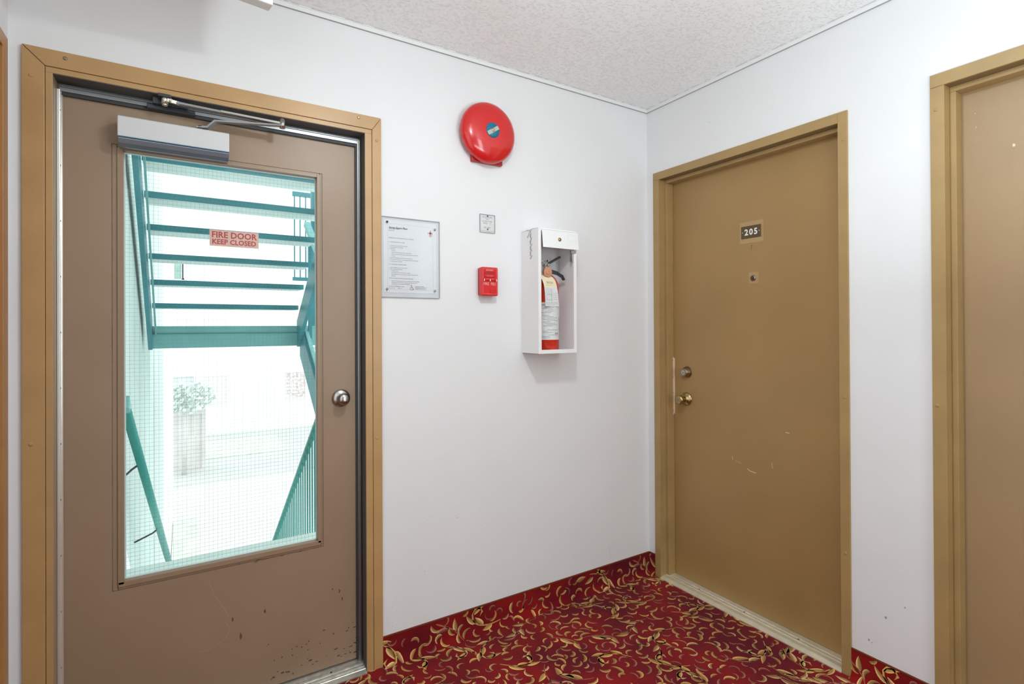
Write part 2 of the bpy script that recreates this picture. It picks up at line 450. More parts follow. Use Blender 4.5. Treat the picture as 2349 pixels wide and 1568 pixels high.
struct(fl)
# carpet strips turned up the walls (coved foot)
CR = .028; TH = .006; BH = .108
def cove(s):
    """arc length from the floor edge -> (distance from wall, height)"""
    arc = CR*PI/2
    if s < arc:
        a = s/CR; return (TH+CR-CR*math.sin(a), CR-CR*math.cos(a))
    return (TH, CR+s-arc)
SMAX = BH-CR+CR*PI/2
def skirt(name, a, b, frame, label):
    N = 10; V = []; F = []
    P = [cove(SMAX*(i/N)) if i < N else cove(SMAX) for i in range(N+1)]
    P = [cove(CR*PI/2*i/7) for i in range(8)] + [cove(SMAX)] + [(0, BH)]
    def W(u, d, z):
        return (u, -d, z) if frame == 'A' else (-d, -u, z)
    for d, z in P: V += [W(a, d, z+.0004), W(b, d, z+.0004)]
    for i in range(len(P)-1): F.append((2*i, 2*i+1, 2*i+3, 2*i+2))
    def mp(u, s):
        d, z = cove(s); return W(u, d+.0006, z+.001)
    o = carpet(name, V, F, a, b, .002, SMAX-.004, mp, None)
    o.data.materials.append(carpet_edge); o.data.polygons[len(P)-2].material_index = 2
    e = MB()
    if frame == 'A': e.box(a, b, -TH-.0015, 0, BH-.002, BH+.0015)
    else: e.box(-TH-.0015, 0, -b, -a, BH-.002, BH+.0015)
    e.build('binding_edge', carpet_edge, o)
    return struct(o, label)
skirt('baseboard_back', -1.43, -TH, 'A', 'red floral carpet strip turned up the foot of the white wall')
skirt('baseboard_right', .004, .049, 'B', 'short red carpet strip between the corner and the door marked 205')
skirt('baseboard_right', 1.017, 1.275, 'B', 'red floral carpet strip between the two brown doors')
skirt('baseboard_right', 2.26, 5.2, 'B', 'red floral carpet strip beyond the second brown door')

# ------------------------------------------------------------------ screws
def screw(x, z, y, parent, m, r=.0055):
    b = MB(); b.lathe([(r, 0), (r*.95, .001), (r*.6, .0018)], (x, y, z), n=14)
    b.box(x-r*.7, x+r*.7, y-.0021, y-.0012, z-r*.14, z+r*.14)
    return b.build('screw', m, parent)

# ------------------------------------------------------------------ door 1: fire door
d1 = thing('door_1', 'grey-brown fire door with a large wired glass window', None, (-1.94, 0, 0), structure=True)
x0, x1, zt = OA; FX0, FX1, FZ = -2.450, -1.430, 2.096; FY = -.012; SW = .049
g = .0008
# mitred casing faces: left, top, right
cs = []
m = MB().prism([(FX0, 0), (FX0+SW, 0), (FX0+SW, FZ-SW-.001), (FX0, FZ-.001)], FY, 0); cs.append(m.build('casing', frame_gold, d1, .0012))
m = MB().prism([(FX0+g, FZ), (FX0+SW+g, FZ-SW), (FX1-SW*.7, FZ-SW), (FX1-g, FZ)], FY, 0); cs.append(m.build('casing', frame_gold, d1, .0012))
m = MB().prism([(FX1, 0), (FX1, FZ-.001), (FX1-SW*.7, FZ-SW-.001), (FX1-SW*.7, 0)], FY, 0); cs.append(m.build('casing', frame_gold, d1, .0012))
xl, xr, zz = FX0+SW, FX1-SW*.7, FZ-SW
# rebated inner lip, set back a hair behind the face, and the reveal behind it
m = MB(); m.box(xl+.001, x0, FY+.003, .0, 0, zt); m.box(xl+.001, xr-.001, FY+.003, 0, zt, zz-.001); m.box(x1, xr-.001, FY+.003, 0, 0, zt)
m.build('inner_lip', frame_gold, d1, .0008)
m = MB(); m.box(x0-.0095, x0, .0005, T, 0, zt+.0095); m.box(x1, x1+.0095, .0005, T, 0, zt+.0095)
m.build('jamb', mat('grey_brown_jamb_paint', (.33, .24, .15), .35), d1)
m = MB(); m.box(x0, x1, .0005, T, zt, zt+.0095); m.build('head_jamb', frame_gold, d1)
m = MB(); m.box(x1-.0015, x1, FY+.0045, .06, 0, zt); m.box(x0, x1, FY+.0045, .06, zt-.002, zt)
m.build('reveal_shade', mat('painted_reveal_shade', (.10, .088, .082), .6), d1)  # thin dark sheet paints the soffit and right jamb shade over the frame
for (sx, sz), c in zip(((-2.356, 2.078), (-1.515, 2.082), (-1.447, 2.008), (-2.430, 2.011), (-2.431, .971), (-1.451, .875)), (1, 1, 2, 0, 0, 2)):
    screw(sx, sz, FY, cs[c], frame_gold if c != 1 else brass_dull)
# leaf built around the glazed opening
LY = .056; LT = .045; lx0, lx1, lz0, lz1 = x0+.008, x1-.007, .028, 2.016
gx0, gx1, gz0, gz1 = -2.226, -1.652, .508, 1.852       # daylight opening
bx0, bx1, bz0, bz1 = -2.256, -1.632, .482, 1.870       # outer edge of glazing kit
m = MB()
m.box(lx0, bx0, LY, LY+LT, lz0, lz1); m.box(bx1, lx1, LY, LY+LT, lz0, lz1)
m.box(bx0, bx1, LY, LY+LT, lz0, bz0); m.box(bx0, bx1, LY, LY+LT, bz1, lz1)
leaf1 = m.build('door_leaf', leaf_fire, d1)
def ring(mb, a, b, c, d, e, f, g_, h, y0, y1):
    """frame between outer rect (a,b,c,d) and inner rect (e,f,g,h)"""
    mb.box(a, e, y0, y1, c, d); mb.box(f, b, y0, y1, c, d); mb.box(e, f, y0, y1, c, g_); mb.box(e, f, y0, y1, h, d)
k = .0012
# four glazing beads with butt joints: outer flange plus raised inner bead
for nm, bxs in (('left', ((bx0+k, bx0+.014, bz0+k, bz1-k), (bx0+.014, gx0, gz0-.008, gz1+.006))), ('right', ((bx1-.008, bx1-k, bz0+k, bz1-k), (gx1, bx1-.008, gz0-.008, gz1+.012))),
                ('bottom', ((bx0+.014+k, bx1-.008-k, bz0+k, bz0+.010), (bx0+.014+k, bx1-.008-k, bz0+.010, gz0))), ('top', ((bx0+.014+k, bx1-.008-k, bz1-.007, bz1-k), (gx0, gx1, gz1, bz1-.007)))):
    m = MB(); a = bxs[0]; m.box(a[0], a[1], LY-.001, LY+.02, a[2], a[3]); a = bxs[1]; m.box(a[0], a[1], LY-.006, LY+.024, a[2], a[3])
    m.build('glazing_bead', bead_paint, leaf1, .001)
gl = MB().box(gx0-.004, gx1+.004, LY+.020, LY+.026, gz0-.004, gz1+.004).build('glass_pane', glass, leaf1)
m = MB(); ring(m, gx0, gx1, gz0, gz1, gx0+.0035, gx1-.0035, gz0+.004, gz1-.004, LY+.017, LY+.02); m.build('glazing_seal', mat('pale_glazing_seal', (.75, .9, .88), .3), leaf1)
m = MB(); s = .0127; wr = .0002
for i in range(1, int((gx1-gx0)/s)+1): m.box(gx0+i*s-wr, gx0+i*s+wr, LY+.0226, LY+.0232, gz0, gz1)
for j in range(1, int((gz1-gz0)/s)+1): m.box(gx0, gx1, LY+.0226, LY+.0232, gz0+j*s-wr, gz0+j*s+wr)
m.build('wire_grid', wire, leaf1)['kind'] = 'stuff'
# continuous hinge down the left edge and its rivets
m = MB(); m.box(x0+.0005, x0+.0085, LY-.016, LY, .028, 2.005); m.tube([(x0+.010, LY-.006, .03), (x0+.010, LY-.006, 2.005)], .0045, 8)
hg = m.build('continuous_hinge', mat('bright_hinge_metal', (.85, .83, .78), .25, .6), d1, .001)
m = MB()
for i in range(12): m.lathe([(.0025, 0), (.002, .001)], (x0+.0085, LY-.010, .13+i*.165), ax=(1, -.4, 0), n=8)
m.build('hinge_rivets', dark_metal, hg)
# weather strip round the head and right jamb
m = MB(); m.box(x0+.006, x1-.014, LY-.014, LY-.001, lz1-.016, lz1+.006); m.box(x0+.006, x1-.014, LY-.019, LY-.014, lz1-.004, lz1-.001)
m.build('weather_strip', mat('strip_metal', (.26, .27, .28), .3, .85), d1, .0008)
m = MB(); m.box(x1-.016, x1-.004, LY-.014, LY-.001, .02, lz1+.006); m.box(x1-.0105, x1-.008, LY-.019, LY-.014, .02, lz1)
m.build('weather_strip', mat('dull_strip_metal', (.30, .30, .30), .35, .8), d1, .0008)
m = MB(); m.box(x0+.004, x1-.004, LY-.010, LY-.001, lz1-.026, lz1-.016); m.box(x1-.022, x1-.016, LY-.008, LY-.001, .03, lz1-.02); m.build('rubber_seal', dark, d1)
# threshold: fluted saddle rising towards the leaf
m = MB(); prof = [(-.020, 0), (-.020, .004), (-.002, .010), (.000, .0125), (.006, .0125), (.007, .0105), (.012, .0115), (.013, .016), (.019, .017), (.020, .0145), (.027, .0155), (.028, .0205), (.036, .021), (.037, .019), (.045, .0205), (.054, .022), (.12, .022), (.12, 0)]
m.prism(prof, x0, x1-.002, 'x'); th = m.build('threshold', alu_light, d1)
for sx in (-1.62, -1.93, -2.25): screw(sx, .0, 0, th, dark_metal) if False else None
m = MB(); m.cyl((-1.612, .030, .0205), .004, .0012, (0, 0, 1), 12); m.build('screw', dark_metal, th)
# round knob
m = MB(); m.lathe([(.0, 0), (.033, 0), (.0335, .004), (.031, .009), (.024, .012), (.014, .015), (.0125, .026), (.015, .031), (.0185, .035), (.0215, .041), (.0215, .047), (.017, .053), (.009, .0565), (0, .057)], (-1.567, LY, 1.029), n=40)
m.build('door_knob', steel, leaf1)
# scuffs and scratches low on the leaf
m = MB(); R = random.Random(5)
def blot(mb, x, z, r, y, ax=1, az=1):
    n = 7; a0 = R.uniform(0, 6)
    pts = [(x+r*ax*R.uniform(.4, 1)*math.cos(a0+2*PI*i/n), z+r*az*R.uniform(.4, 1)*math.sin(a0+2*PI*i/n)) for i in range(n)]
    mb.add([(p[0], y, p[1]) for p in pts], [tuple(range(n))])
for i in range(60):
    t = R.random(); blot(m, -1.51-R.random()**1.6*.32, .045+R.random()**2*.12+t*.02, R.uniform(.0012, .0045), LY-.0004, R.choice((1, 2.2)), 1)
for q in ((-1.575, .30, .008), (-1.565, .27, .007), (-1.60, .315, .005), (-1.83, .30, .009), (-1.905, .235, .010), (-1.93, .30, .006)): blot(m, q[0], q[1], q[2], LY-.0004, .6, 1.5)
for i in range(26): blot(m, -2.02+R.random()*.27+.1, gz0-.021-R.random()*.008, R.uniform(.001, .003), LY-.0015, 3, .6)
m.build('scuff_marks', scuffm, leaf1)
m = MB()
def hair(mb, pts, w, y):
    for a, b in zip(pts, pts[1:]):
        dx, dz = b[0]-a[0], b[1]-a[1]; L = math.hypot(dx, dz); nx, nz = -dz/L*w/2, dx/L*w/2
        mb.add([(a[0]+nx, y, a[1]+nz), (b[0]+nx, y, b[1]+nz), (b[0]-nx, y, b[1]-nz), (a[0]-nx, y, a[1]-nz)], [(0, 1, 2, 3)])
hair(m, [(-2.00, .45), (-1.985, .40), (-1.955, .345), (-1.94, .31)], .0009, LY-.0005)
hair(m, [(-1.94+.075*math.cos(a)-.075, .27+.05*math.sin(a)) for a in [(.5-.28*i) for i in range(9)]], .0009, LY-.0005)
m.build('scratches', mat('pale_scratch', (.46, .34, .22), .5), leaf1)

# ------------------------------------------------------------------ fire door sign
t = thing('fire_door_sign', 'faded pink sticker reading FIRE DOOR KEEP CLOSED on the wired glass', 'sign', (-1.919, LY+.02, 1.576))
MB().box(-1.994, -1.844, LY+.0188, LY+.0198, 1.576, 1.631).build('sticker', sticker_bg, t)
m = MB(); text_mb(m, 'FIRE DOOR', .0290, -1.9195, 1.6055, LY+.0185, 'CENTER', .0007, sx=.93); text_mb(m, 'KEEP CLOSED', .0235, -1.9195, 1.5835, LY+.0185, 'CENTER', .0006, sx=.93)
m.build('lettering', sticker_red, t)

# ------------------------------------------------------------------ door closer
t = thing('door_closer', 'silver-grey door closer with folding arm above the glazed door', 'door closer', (-2.09, LY, 1.86))
m = MB(); prof = [(LY, 1.8765), (LY-.0715, 1.8765), (LY-.072, 1.936), (LY-.069, 1.940), (LY, 1.940)]
m.prism(prof, -2.236, -1.940, 'x'); m.build('cover', silver_paint, t, .003, seg=3)
m = MB(); m.prism([(LY, 1.858), (LY-.040, 1.853), (LY-.060, 1.860), (LY-.069, 1.871), (LY-.070, 1.8755), (LY, 1.8755)], -2.2355, -1.9405, 'x'); m.build('body_base', mat('blue_grey_cast_metal', (.26, .31, .38), .3, .5), t, .002)
m = MB(); m.box(-2.2362, -1.9398, LY-.0735, LY-.0705, 1.8755, 1.8775); m.build('cover_seam', mat('blue_grey_seam', (.10, .2, .28), .3, .5), t)
pv = (-2.02, LY-.035, 1.94)
m = MB(); m.cyl(pv, .011, .012, (0, 0, 1)); m.cyl((pv[0], pv[1], 1.95), .014, .006, (0, 0, 1)); m.build('pinion', steel, t)
el = (-1.785, LY-.088, 1.988)
m = MB(); m.bar((pv[0]-.012, pv[1], 1.952), (pv[0]+.022, pv[1]-.006, 1.956), .022, .006); m.bar((pv[0]+.018, pv[1]-.006, 1.954), (pv[0]+.042, pv[1]-.014, 1.979), .02, .006); m.bar((pv[0]+.038, pv[1]-.012, 1.979), (el[0]+.01, el[1], el[2]+.004), .018, .006)
m.build('lower_arm', mat('grey_arm_enamel', (.36, .37, .38), .35, .3), t, .001)
br = (-2.105, LY-.062, 2.012)
m = MB(); m.bar((br[0]+.02, br[1]-.002, br[2]-.003), (-1.96, LY-.076, 2.002), .020, .007); m.build('upper_arm', mat('arm_dark_enamel', (.32, .33, .34), .35, .4), t, .001)
m = MB(); m.bar((-1.965, LY-.075, 2.003), (el[0]-.004, el[1], 1.996), .024, .008); m.build('arm_sleeve', steel, t, .001)
m = MB(); m.cyl((el[0]+.004, el[1], 1.982), .009, .028, (0, 0, 1)); m.cyl((el[0]+.004, el[1], 2.008), .006, .006, (0, 0, 1)); m.build('elbow_joint', steel, t)
m = MB(); m.box(-2.150, -2.055, LY-.045, LY-.008, 2.004, 2.028); m.box(-2.165, -2.035, LY-.030, LY-.012, 1.992, 2.006); m.box(-2.135, -2.10, LY-.078, LY-.045, 2.018, 2.028); m.build('soffit_bracket', dark_metal, t, .002)
m = MB(); m.cyl((br[0]-.012, LY-.066, 2.000), .0095, .024, (0, 0, 1)); m.lathe([(0, 0), (.008, .002), (.008, .007), (.004, .009)], (br[0]-.012, LY-.066, 1.992), (0, 0, 1), 16); m.bar((br[0]-.006, LY-.068, 2.012), (br[0]+.026, LY-.064, 2.009), .010, .010); m.cyl((br[0]+.004, LY-.074, 2.0115), .004, .004)
m.build('bracket_joint', mat('nickel_joint', (.75, .71, .62), .25, .9), t)

# ------------------------------------------------------------------ brown doors of the corridor
def brown_door(nm, label, frame, ua, W, zt, fm, lm, outer, top, mirror=False, nscrew=()):
    """ua: start of the clear opening along the wall, outer: casing widths (left, right)"""
    d = thing(nm, label, None, (ua+W/2, 0, 0), frame, structure=True)
    ub = ua+W; a0, b0 = ua-outer[0], ub+outer[1]; P = -.008
    css = []
    css.append(MB().prism([(a0, 0), (ua, 0), (ua, zt), (a0, zt-.0008)], P, 0).build('casing', fm, d, .001))
    css.append(MB().prism([(a0, zt+.0004), (ub-.0, zt+.0004), (ub-.0, top), (a0, top)], P, 0).build('casing', fm, d, .001))
    css.append(MB().prism([(ub+.0006, 0), (b0, 0), (b0, top), (ub+.0006, top)], P, 0).build('casing', fm, d, .001))
    D1, D2, ST = .034, .080, .017
    m = MB(); m.box(ua-.01, ua, 0, D2+.06, 0, zt+.01); m.box(ub, ub+.01, 0, D2+.06, 0, zt+.01); m.build('jamb', fm, d)
    m = MB(); m.box(ua, ub, 0, D2+.06, zt, zt+.01); m.build('head_jamb', mat('shaded_head_paint_'+frame+str(len(MATS)), (.20, .125, .055), .5), d)  # soffit shade is put into this darker head colour
    m = MB(); m.box(ua, ua+ST, D1, D2, 0, zt-ST); m.box(ub-ST, ub, D1, D2, 0, zt-ST); m.box(ua, ub, D1, D2, zt-ST, zt); m.build('door_stop', fm, d, .0015)
    m = MB(); m.box(ua+.004, ub-.004, D2+.001, D2+.045, .014, zt-.004); lf = m.build('door_leaf', lm, d)
    for s_ in nscrew: screw(s_[0], s_[1], P, css[s_[2]], fm, .0055)
    m = MB(); prof = [(-.012, 0), (-.012, .004), (.006, .012), (.022, .0125), (.023, .0105), (.031, .0108), (.032, .013), (.040, .013), (.041, .011), (.050, .0115), (.051, .0135), (.062, .0135), (.075, .0125), (.12, .012), (.12, 0)]
    m.prism(prof, ua-.004, ub+.001, 'x'); th = m.build('threshold', mat('champagne_threshold', (.86, .80, .64), .32, .55, noise=.12, nscale=25), d)
    m = MB()
    for q in (.22, .5, .78): m.cyl((ua+W*q, .046, .0108), .004, .001, (0, 0, 1), 12)
    m.build('screws', dark_metal, th)
    return d, lf, D2
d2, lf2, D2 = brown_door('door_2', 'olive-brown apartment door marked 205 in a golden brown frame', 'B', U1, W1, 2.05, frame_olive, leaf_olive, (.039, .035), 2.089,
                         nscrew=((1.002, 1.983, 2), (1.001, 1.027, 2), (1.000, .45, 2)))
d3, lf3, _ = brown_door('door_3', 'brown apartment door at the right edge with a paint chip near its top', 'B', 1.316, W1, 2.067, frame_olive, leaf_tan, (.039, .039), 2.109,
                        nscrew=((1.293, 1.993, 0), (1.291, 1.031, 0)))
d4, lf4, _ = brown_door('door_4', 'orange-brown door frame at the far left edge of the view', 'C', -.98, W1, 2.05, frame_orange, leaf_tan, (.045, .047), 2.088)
# hardware of the door marked 205
FYB = D2+.001
m = MB(); m.cyl((.190+.0, FYB, 1.062), .030, .003); m.lathe([(.0285, 0), (.027, .006), (.0205, .024), (.019, .0265)], (.190, FYB-.003, 1.062), n=32); db = m.build('deadbolt', brass_dull, lf2)
m = MB(); m.cyl((.190, FYB-.0295, 1.062), .012, .0015); m.build('lock_cylinder', steel, db)
m = MB(); m.box(.1895, .1905, FYB-.0325, FYB-.031, 1.056, 1.064); m.build('keyhole', sock, db)
m = MB(); m.lathe([(0, 0), (.034, 0), (.034, .003), (.028, .009), (.016, .012), (.0125, .018), (.0125, .030), (.016, .036), (.0225, .043), (.0235, .052), (.022, .060), (.017, .0635), (0, .064)], (.186, FYB, .925), n=36); kb = m.build('door_knob', brass, lf2)
m = MB(); m.cyl((.186, FYB-.0635, .925), .0105, .002); m.cyl((.186, FYB-.0655, .925), .004, .001); m.build('lock_cylinder', brass_dull, kb)
# latch guard plate on the stop
m = MB(); m.box(.1035, .1085, D2-.009, D2-.001, .835, 1.135); m.box(.1085, .113, D2-.004, D2, .842, 1.128); lg = m.build('latch_guard', mat('pale_brass_plate', (.85, .70, .54), .3, .75), d2, .0012)
m = MB(); m.box(.1010, .1033, D2-.012, D2-.002, .850, 1.060); m.build('plate_edge', mat('dark_slot_metal', (.12, .09, .04), .4, .5), lg)
for zc in (.86, .95, 1.03, 1.12):
    MB().cyl((.1060, D2-.009, zc), .0022, .0015, n=10).build('screw', brass, lg)
# peephole on a lighter patch, paint patch behind plate
m = MB(); m.box(.545, .593, FYB-.0006, FYB, 1.485, 1.535); m.build('unpainted_patch', patch_tan, lf2)
m = MB(); m.lathe([(.0133, 0), (.0133, .003), (.009, .005)], (.5675, FYB-.0006, 1.508), n=20); pp = m.build('peephole', brass_dull, lf2)
m = MB(); m.lathe([(.0085, 0), (.006, .0018), (0, .0026)], (.5675, FYB-.0056, 1.508), n=16); m.build('lens', mat('dark_lens', (.05, .035, .015), .1, .3), pp)
m = MB(); m.box(.500, .618, FYB-.0005, FYB, 1.668, 1.765); m.build('unpainted_patch', patch_tan, lf2)
m = MB(); blot(m, .559, 1.648, .005, FYB-.0006, .6, 1); blot(m, .561, 1.655, .003, FYB-.0006); blot(m, .5585, 1.641, .0035, FYB-.0006, .5, 1.3); m.build('paint_nick', scuffm, lf2)
m = MB()
hair(m, [(.452, .690), (.456, .672)], .002, FYB-.0006); hair(m, [(.530, .648), (.545, .640), (.575, .637)], .003, FYB-.0006); hair(m, [(.470, .672), (.50, .664)], .001, FYB-.0006)
hair(m, [(.655, .675), (.650, .700)], .0015, FYB-.0006); hair(m, [(.715, .842), (.732, .840)], .003, FYB-.0006)
m.build('paint_scratches', chip, lf2)
m = MB()
for q in ((1.463, 1.845, .006), (1.368, 1.975, .002), (1.370, 1.93, .002)): blot(m, q[0], q[1], q[2], FYB-.0006, .7, 1.4)
m.build('paint_chips', chip, lf3)
# number plate
t = thing('number_plate', 'dark brown plate with the white number 205 high on the olive-brown door', 'number plate', (.559, FYB, 1.69), 'B')
MB().box(.509, .609, FYB-.0035, FYB-.0005, 1.690, 1.745).build('plate', plate_brown, t, .0008)
m = MB(); m.box(.5085, .6105, FYB-.0025, FYB-.0004, 1.7442, 1.7462); m.box(.6085, .6115, FYB-.0025, FYB-.0004, 1.689, 1.746); m.build('pale_edge', patch_tan, t)
m = MB(); [text_mb(m, ch_, .0375, .5600+q_, 1.7045, FYB-.0039, 'CENTER', .0011, sx=1.0) for ch_, q_ in zip('205', (-.0235, 0, .0235))]; m.build('numerals', whiteprint, t)
for q in (.5175, .6005): MB().cyl((q, FYB-.0035, 1.7175), .0022, .001, n=10).build('pin', alu, t)

# ------------------------------------------------------------------ framed notice
t = thing('notice_board', 'clear acrylic panel holding a printed fire safety notice beside the fire door', 'notice', (-1.31, 0, 1.413))
ac = MB().box(-1.4285, -1.188, -.0065, -.0015, 1.413, 1.725).build('acrylic_panel', acrylic, t)
m = MB(); ring(m, -1.4285, -1.188, 1.413, 1.725, -1.4275, -1.189, 1.4142, 1.7238, -.0068, -.0012); m.build('panel_edge', acrylic_edge, ac)
pp = MB().box(-1.4195, -1.2015, -.0014, -.0004, 1.4305, 1.7135).build('paper_sheet', paper, t)
m = MB(); ring(m, -1.4035, -1.2155, 1.4435, 1.6985, -1.403, -1.216, 1.444, 1.698, -.00175, -.00145); m.build('printed_border', paper_line, pp)
m = MB(); text_mb(m, 'Surrey Square Place', .0105, -1.3985, 1.6805, -.0018, bold=.0002, shear=.35, sx=.88); m.build('title_lettering', ink_dark, pp)
m = MB()
lines = [('Surrey Square Drive', .0058, 0, 1.674), ('Surrey, BC', .0058, 0, 1.667), ('EMERGENCY PROCEDURES FOR ALL TENANTS', .0058, 0, 1.638),
 ('A.  UPON DISCOVERY OF FIRE', .0056, 0, 1.622), ('1.  Leave fire area immediately, closing all', .0054, 0, 1.6085), ('doors behind you if possible', .0054, .006, 1.602), ('2.  Sound the', .0054, 0, 1.596),
 ('fire alarm', .0054, .010, 1.589), ('Call the fire department from a safe location', .0054, .010, 1.582), ('Never assume that this has been done, give correct address', .0054, .010, 1.575), ('and stay', .0054, .010, 1.568),
 ('3.  Leave the building by way of the nearest safe exit', .0054, 0, 1.561), ('4.  Do not use the elevator. Do not return until it is declared safe', .0054, 0, 1.554), ('to do so by the fire officer', .0054, .006, 1.547),
 ('B.  IF YOU HEAR THE FIRE ALARM', .0056, 0, 1.535), ('1.  Leave building by way of nearest exit', .0054, 0, 1.523), ('2.  Close all doors behind you', .0054, 0, 1.5165), ('and keep calm', .0054, .010, 1.510),
 ('if you find smoke in the corridor or stairs', .0054, .010, 1.5035), ('use another exit or return to your suite and close the door', .0054, .010, 1.497), ('and wait', .0054, .010, 1.4905),
 ('CAUTION: SMOKE IS OFTEN DEADLIER THAN FIRE', .0052, 0, 1.481), ('Remain in the suite only if you are unable to leave the building', .0054, .010, 1.471), ('close the door, seal cracks, and open a window if needed', .0054, .010, 1.465), ('and wait to be rescued by the firefighters', .0054, .010, 1.459)]
for s_, sz, dx, z_ in lines: text_mb(m, s_, sz*.93, -1.3985+dx, z_+.004, -.0018, sx=.90)
text_mb(m, 'IN CASE OF EMERGENCY CALL', .005, -1.3985, 1.4575-.004, -.0018, sx=.9); text_mb(m, 'POLICE  911          FIRE  911', .005, -1.3985, 1.4465, -.0018, sx=.9)
for i in range(4): text_mb(m, ('ASSISTANCE: PERSONS', 'requiring assistance to leave the', 'building should advise the', 'manager of their suite number')[i], .0042, -1.292, 1.4565-i*.0035, -.0018, sx=.9)
m.build('body_lettering', ink, pp)
# wheelchair symbol
m = MB(); cx, cz = -1.3065, 1.4510
def arcstrip(mb, cx, cz, r, a0, a1, w, y, n=14):
    pts = [(cx+r*math.cos(math.radians(a0+(a1-a0)*i/n)), cz+r*math.sin(math.radians(a0+(a1-a0)*i/n))) for i in range(n+1)]
    hair(mb, pts, w, y)
arcstrip(m, cx, cz-.002, .0062, 130, 350, .0013, -.0018); hair(m, [(cx-.001, cz+.008), (cx, cz), (cx+.005, cz), (cx+.0075, cz-.0065), (cx+.010, cz-.0065)], .0013, -.0018); hair(m, [(cx, cz+.004), (cx+.0045, cz+.004)], .0011, -.0018)
arcstrip(m, cx-.001, cz+.0105, .0009, 0, 360, .0018, -.0018, 10); m.build('wheelchair_symbol', ink_dark, pp)
# small crest: maroon star-like block over a pink cup
m = MB(); m.add([(-1.2265+x*.001, -.0018, 1.6745+z*.001) for x, z in ((-6, 3), (-2, 4), (0, 8), (2, 4), (6, 3), (5, -3), (-5, -3))], [tuple(range(7))]); m.box(-1.2280, -1.2250, -.0018, -.0016, 1.682, 1.686); m.build('crest_top', ink_red, pp)
m = MB(); m.box(-1.2310, -1.2220, -.0018, -.0016, 1.6645, 1.6710); m.build('crest_cup', ink_pink, pp)
m = MB(); arcstrip(m, -1.2265, 1.6655, .0045, 180, 360, .0016, -.0019); text_mb(m, 'D', .011, -1.2385, 1.6705, -.0018, sx=.55); text_mb(m, 'I', .011, -1.2195, 1.6700, -.0018); m.box(-1.2200, -1.2165, -.0018, -.0016, 1.6650, 1.6660); m.build('crest_letters', ink, pp)
for sx, sz in ((-1.2085, 1.6915), (-1.2095, 1.4425), (-1.4070, 1.4440), (-1.4060, 1.7035)):
    MB().lathe([(.0042, 0), (.0042, .001), (.003, .0028), (0, .0032)], (sx, -.0065, sz), n=16).build('screw', dark_metal if sz > 1.7 else steel, t)

# ------------------------------------------------------------------ small alarm sign
t = thing('alarm_instruction_sign', 'small clear plastic plate with fire alarm instructions under the red bell', 'sign', (-.964, 0, 1.702))
a1 = MB().box(-1.001, -.927, -.0055, -.0015, 1.702, 1.780).build('clear_plate', acrylic, t)
m = MB(); ring(m, -1.001, -.927, 1.702, 1.780, -1.0, -.928, 1.7035, 1.779, -.0057, -.0013); m.build('plate_edge', acrylic_edge, a1)
MB().box(-.996, -.932, -.0014, -.0004, 1.710, 1.776).build('card', mat('cream_grey_card', (.86, .85, .82), .7), t)
m = MB()
for s_, z_, sz in (('LOCAL ALARM', 1.7655, .0088), ('ONLY', 1.7580, .0070), ('IN CASE OF FIRE', 1.7480, .0076), ('PHONE      911', 1.7395, .0074), ('FIRE   DEPT', 1.7215, .0074)): text_mb(m, s_, sz, -.964, z_, -.0017, 'CENTER', sx=.85)
m.build('lettering', ink, t)
for zc in (1.7735, 1.7165): MB().lathe([(.003, 0), (.003, .001), (.0015, .002)], (-.964, -.0055, zc), n=12).build('screw', dark_metal if zc > 1.75 else mat('tarnished_brass', (.12, .09, .02), .4, .6), t)

# ------------------------------------------------------------------ pull station
t = thing('fire_alarm_pull_station', 'red fire alarm pull station lettered FIRE FEU on the white wall', 'fire alarm', (-.975, 0, 1.427))
m = MB(); m.prism(rounded(-1.010, -.933, 1.432, 1.547, .004), -.018, 0); m.build('back_box', red_deep, t, .001)
m = MB(); m.prism(rounded(-1.014, -.934, 1.427, 1.549, .007), -.040, -.016); m.build('housing', red_plastic, t, .003, seg=3)
m = MB(); ring(m, -1.008, -.939, 1.435, 1.543, -1.0065, -.9405, 1.4365, 1.5415, -.0412, -.0395); m.build('raised_rim', mat('worn_red_edge', (.85, .15, .15), .4), t)
m = MB(); m.prism(rounded(-1.000, -.950, 1.497, 1.530, .005), -.0415, -.0395); m.build('pull_recess', red_deep, t)
m = MB(); m.box(-1.004, -.944, -.046, -.0395, 1.492, 1.502); m.box(-.998, -.952, -.0435, -.040, 1.506, 1.518); m.build('pull_handle', red_plastic, t, .0015)
cr_ = mat('cream_rod', (.85, .70, .60), .4)
for a, b in ((-1.0055, -1.0015), (-.9775, -.9735), (-.9465, -.9425)): MB().prism([(a, 1.489), (b, 1.489), (b, 1.495), ((a+b)/2, 1.4995), (a, 1.495)], -.0472, -.0462).build('white_bar', cr_, t)
m = MB(); text_mb(m, 'FIRE', .0165, -1.0050, 1.4725, -.0414, sx=.88, bold=.0003); m.build('lettering_fire', pink_print, t)
m = MB(); text_mb(m, 'FEU', .0165, -.9700, 1.4725, -.0414, sx=.88, bold=.0003); m.build('lettering_feu', pink_print, t)
m = MB(); text_mb(m, 'EDWARDS', .0075, -.9755, 1.5335, -.0414, 'CENTER', shear=.15, sx=.95, bold=.0002); text_mb(m, 'PULL', .0040, -.993, 1.497, -.0465); text_mb(m, 'TIREZ', .0040, -.969, 1.497, -.0465); text_mb(m, 'PULL  TIREZ', .0052, -.975, 1.510, -.0438, 'CENTER'); text_mb(m, 'TEST', .0045, -.962, 1.447, -.0425)
m.build('fine_lettering', pink_print, t)['kind'] = 'stuff'
m = MB(); m.box(-.972, -.950, -.0425, -.040, 1.440, 1.454); m.build('lower_tab', red_plastic, t, .0008)

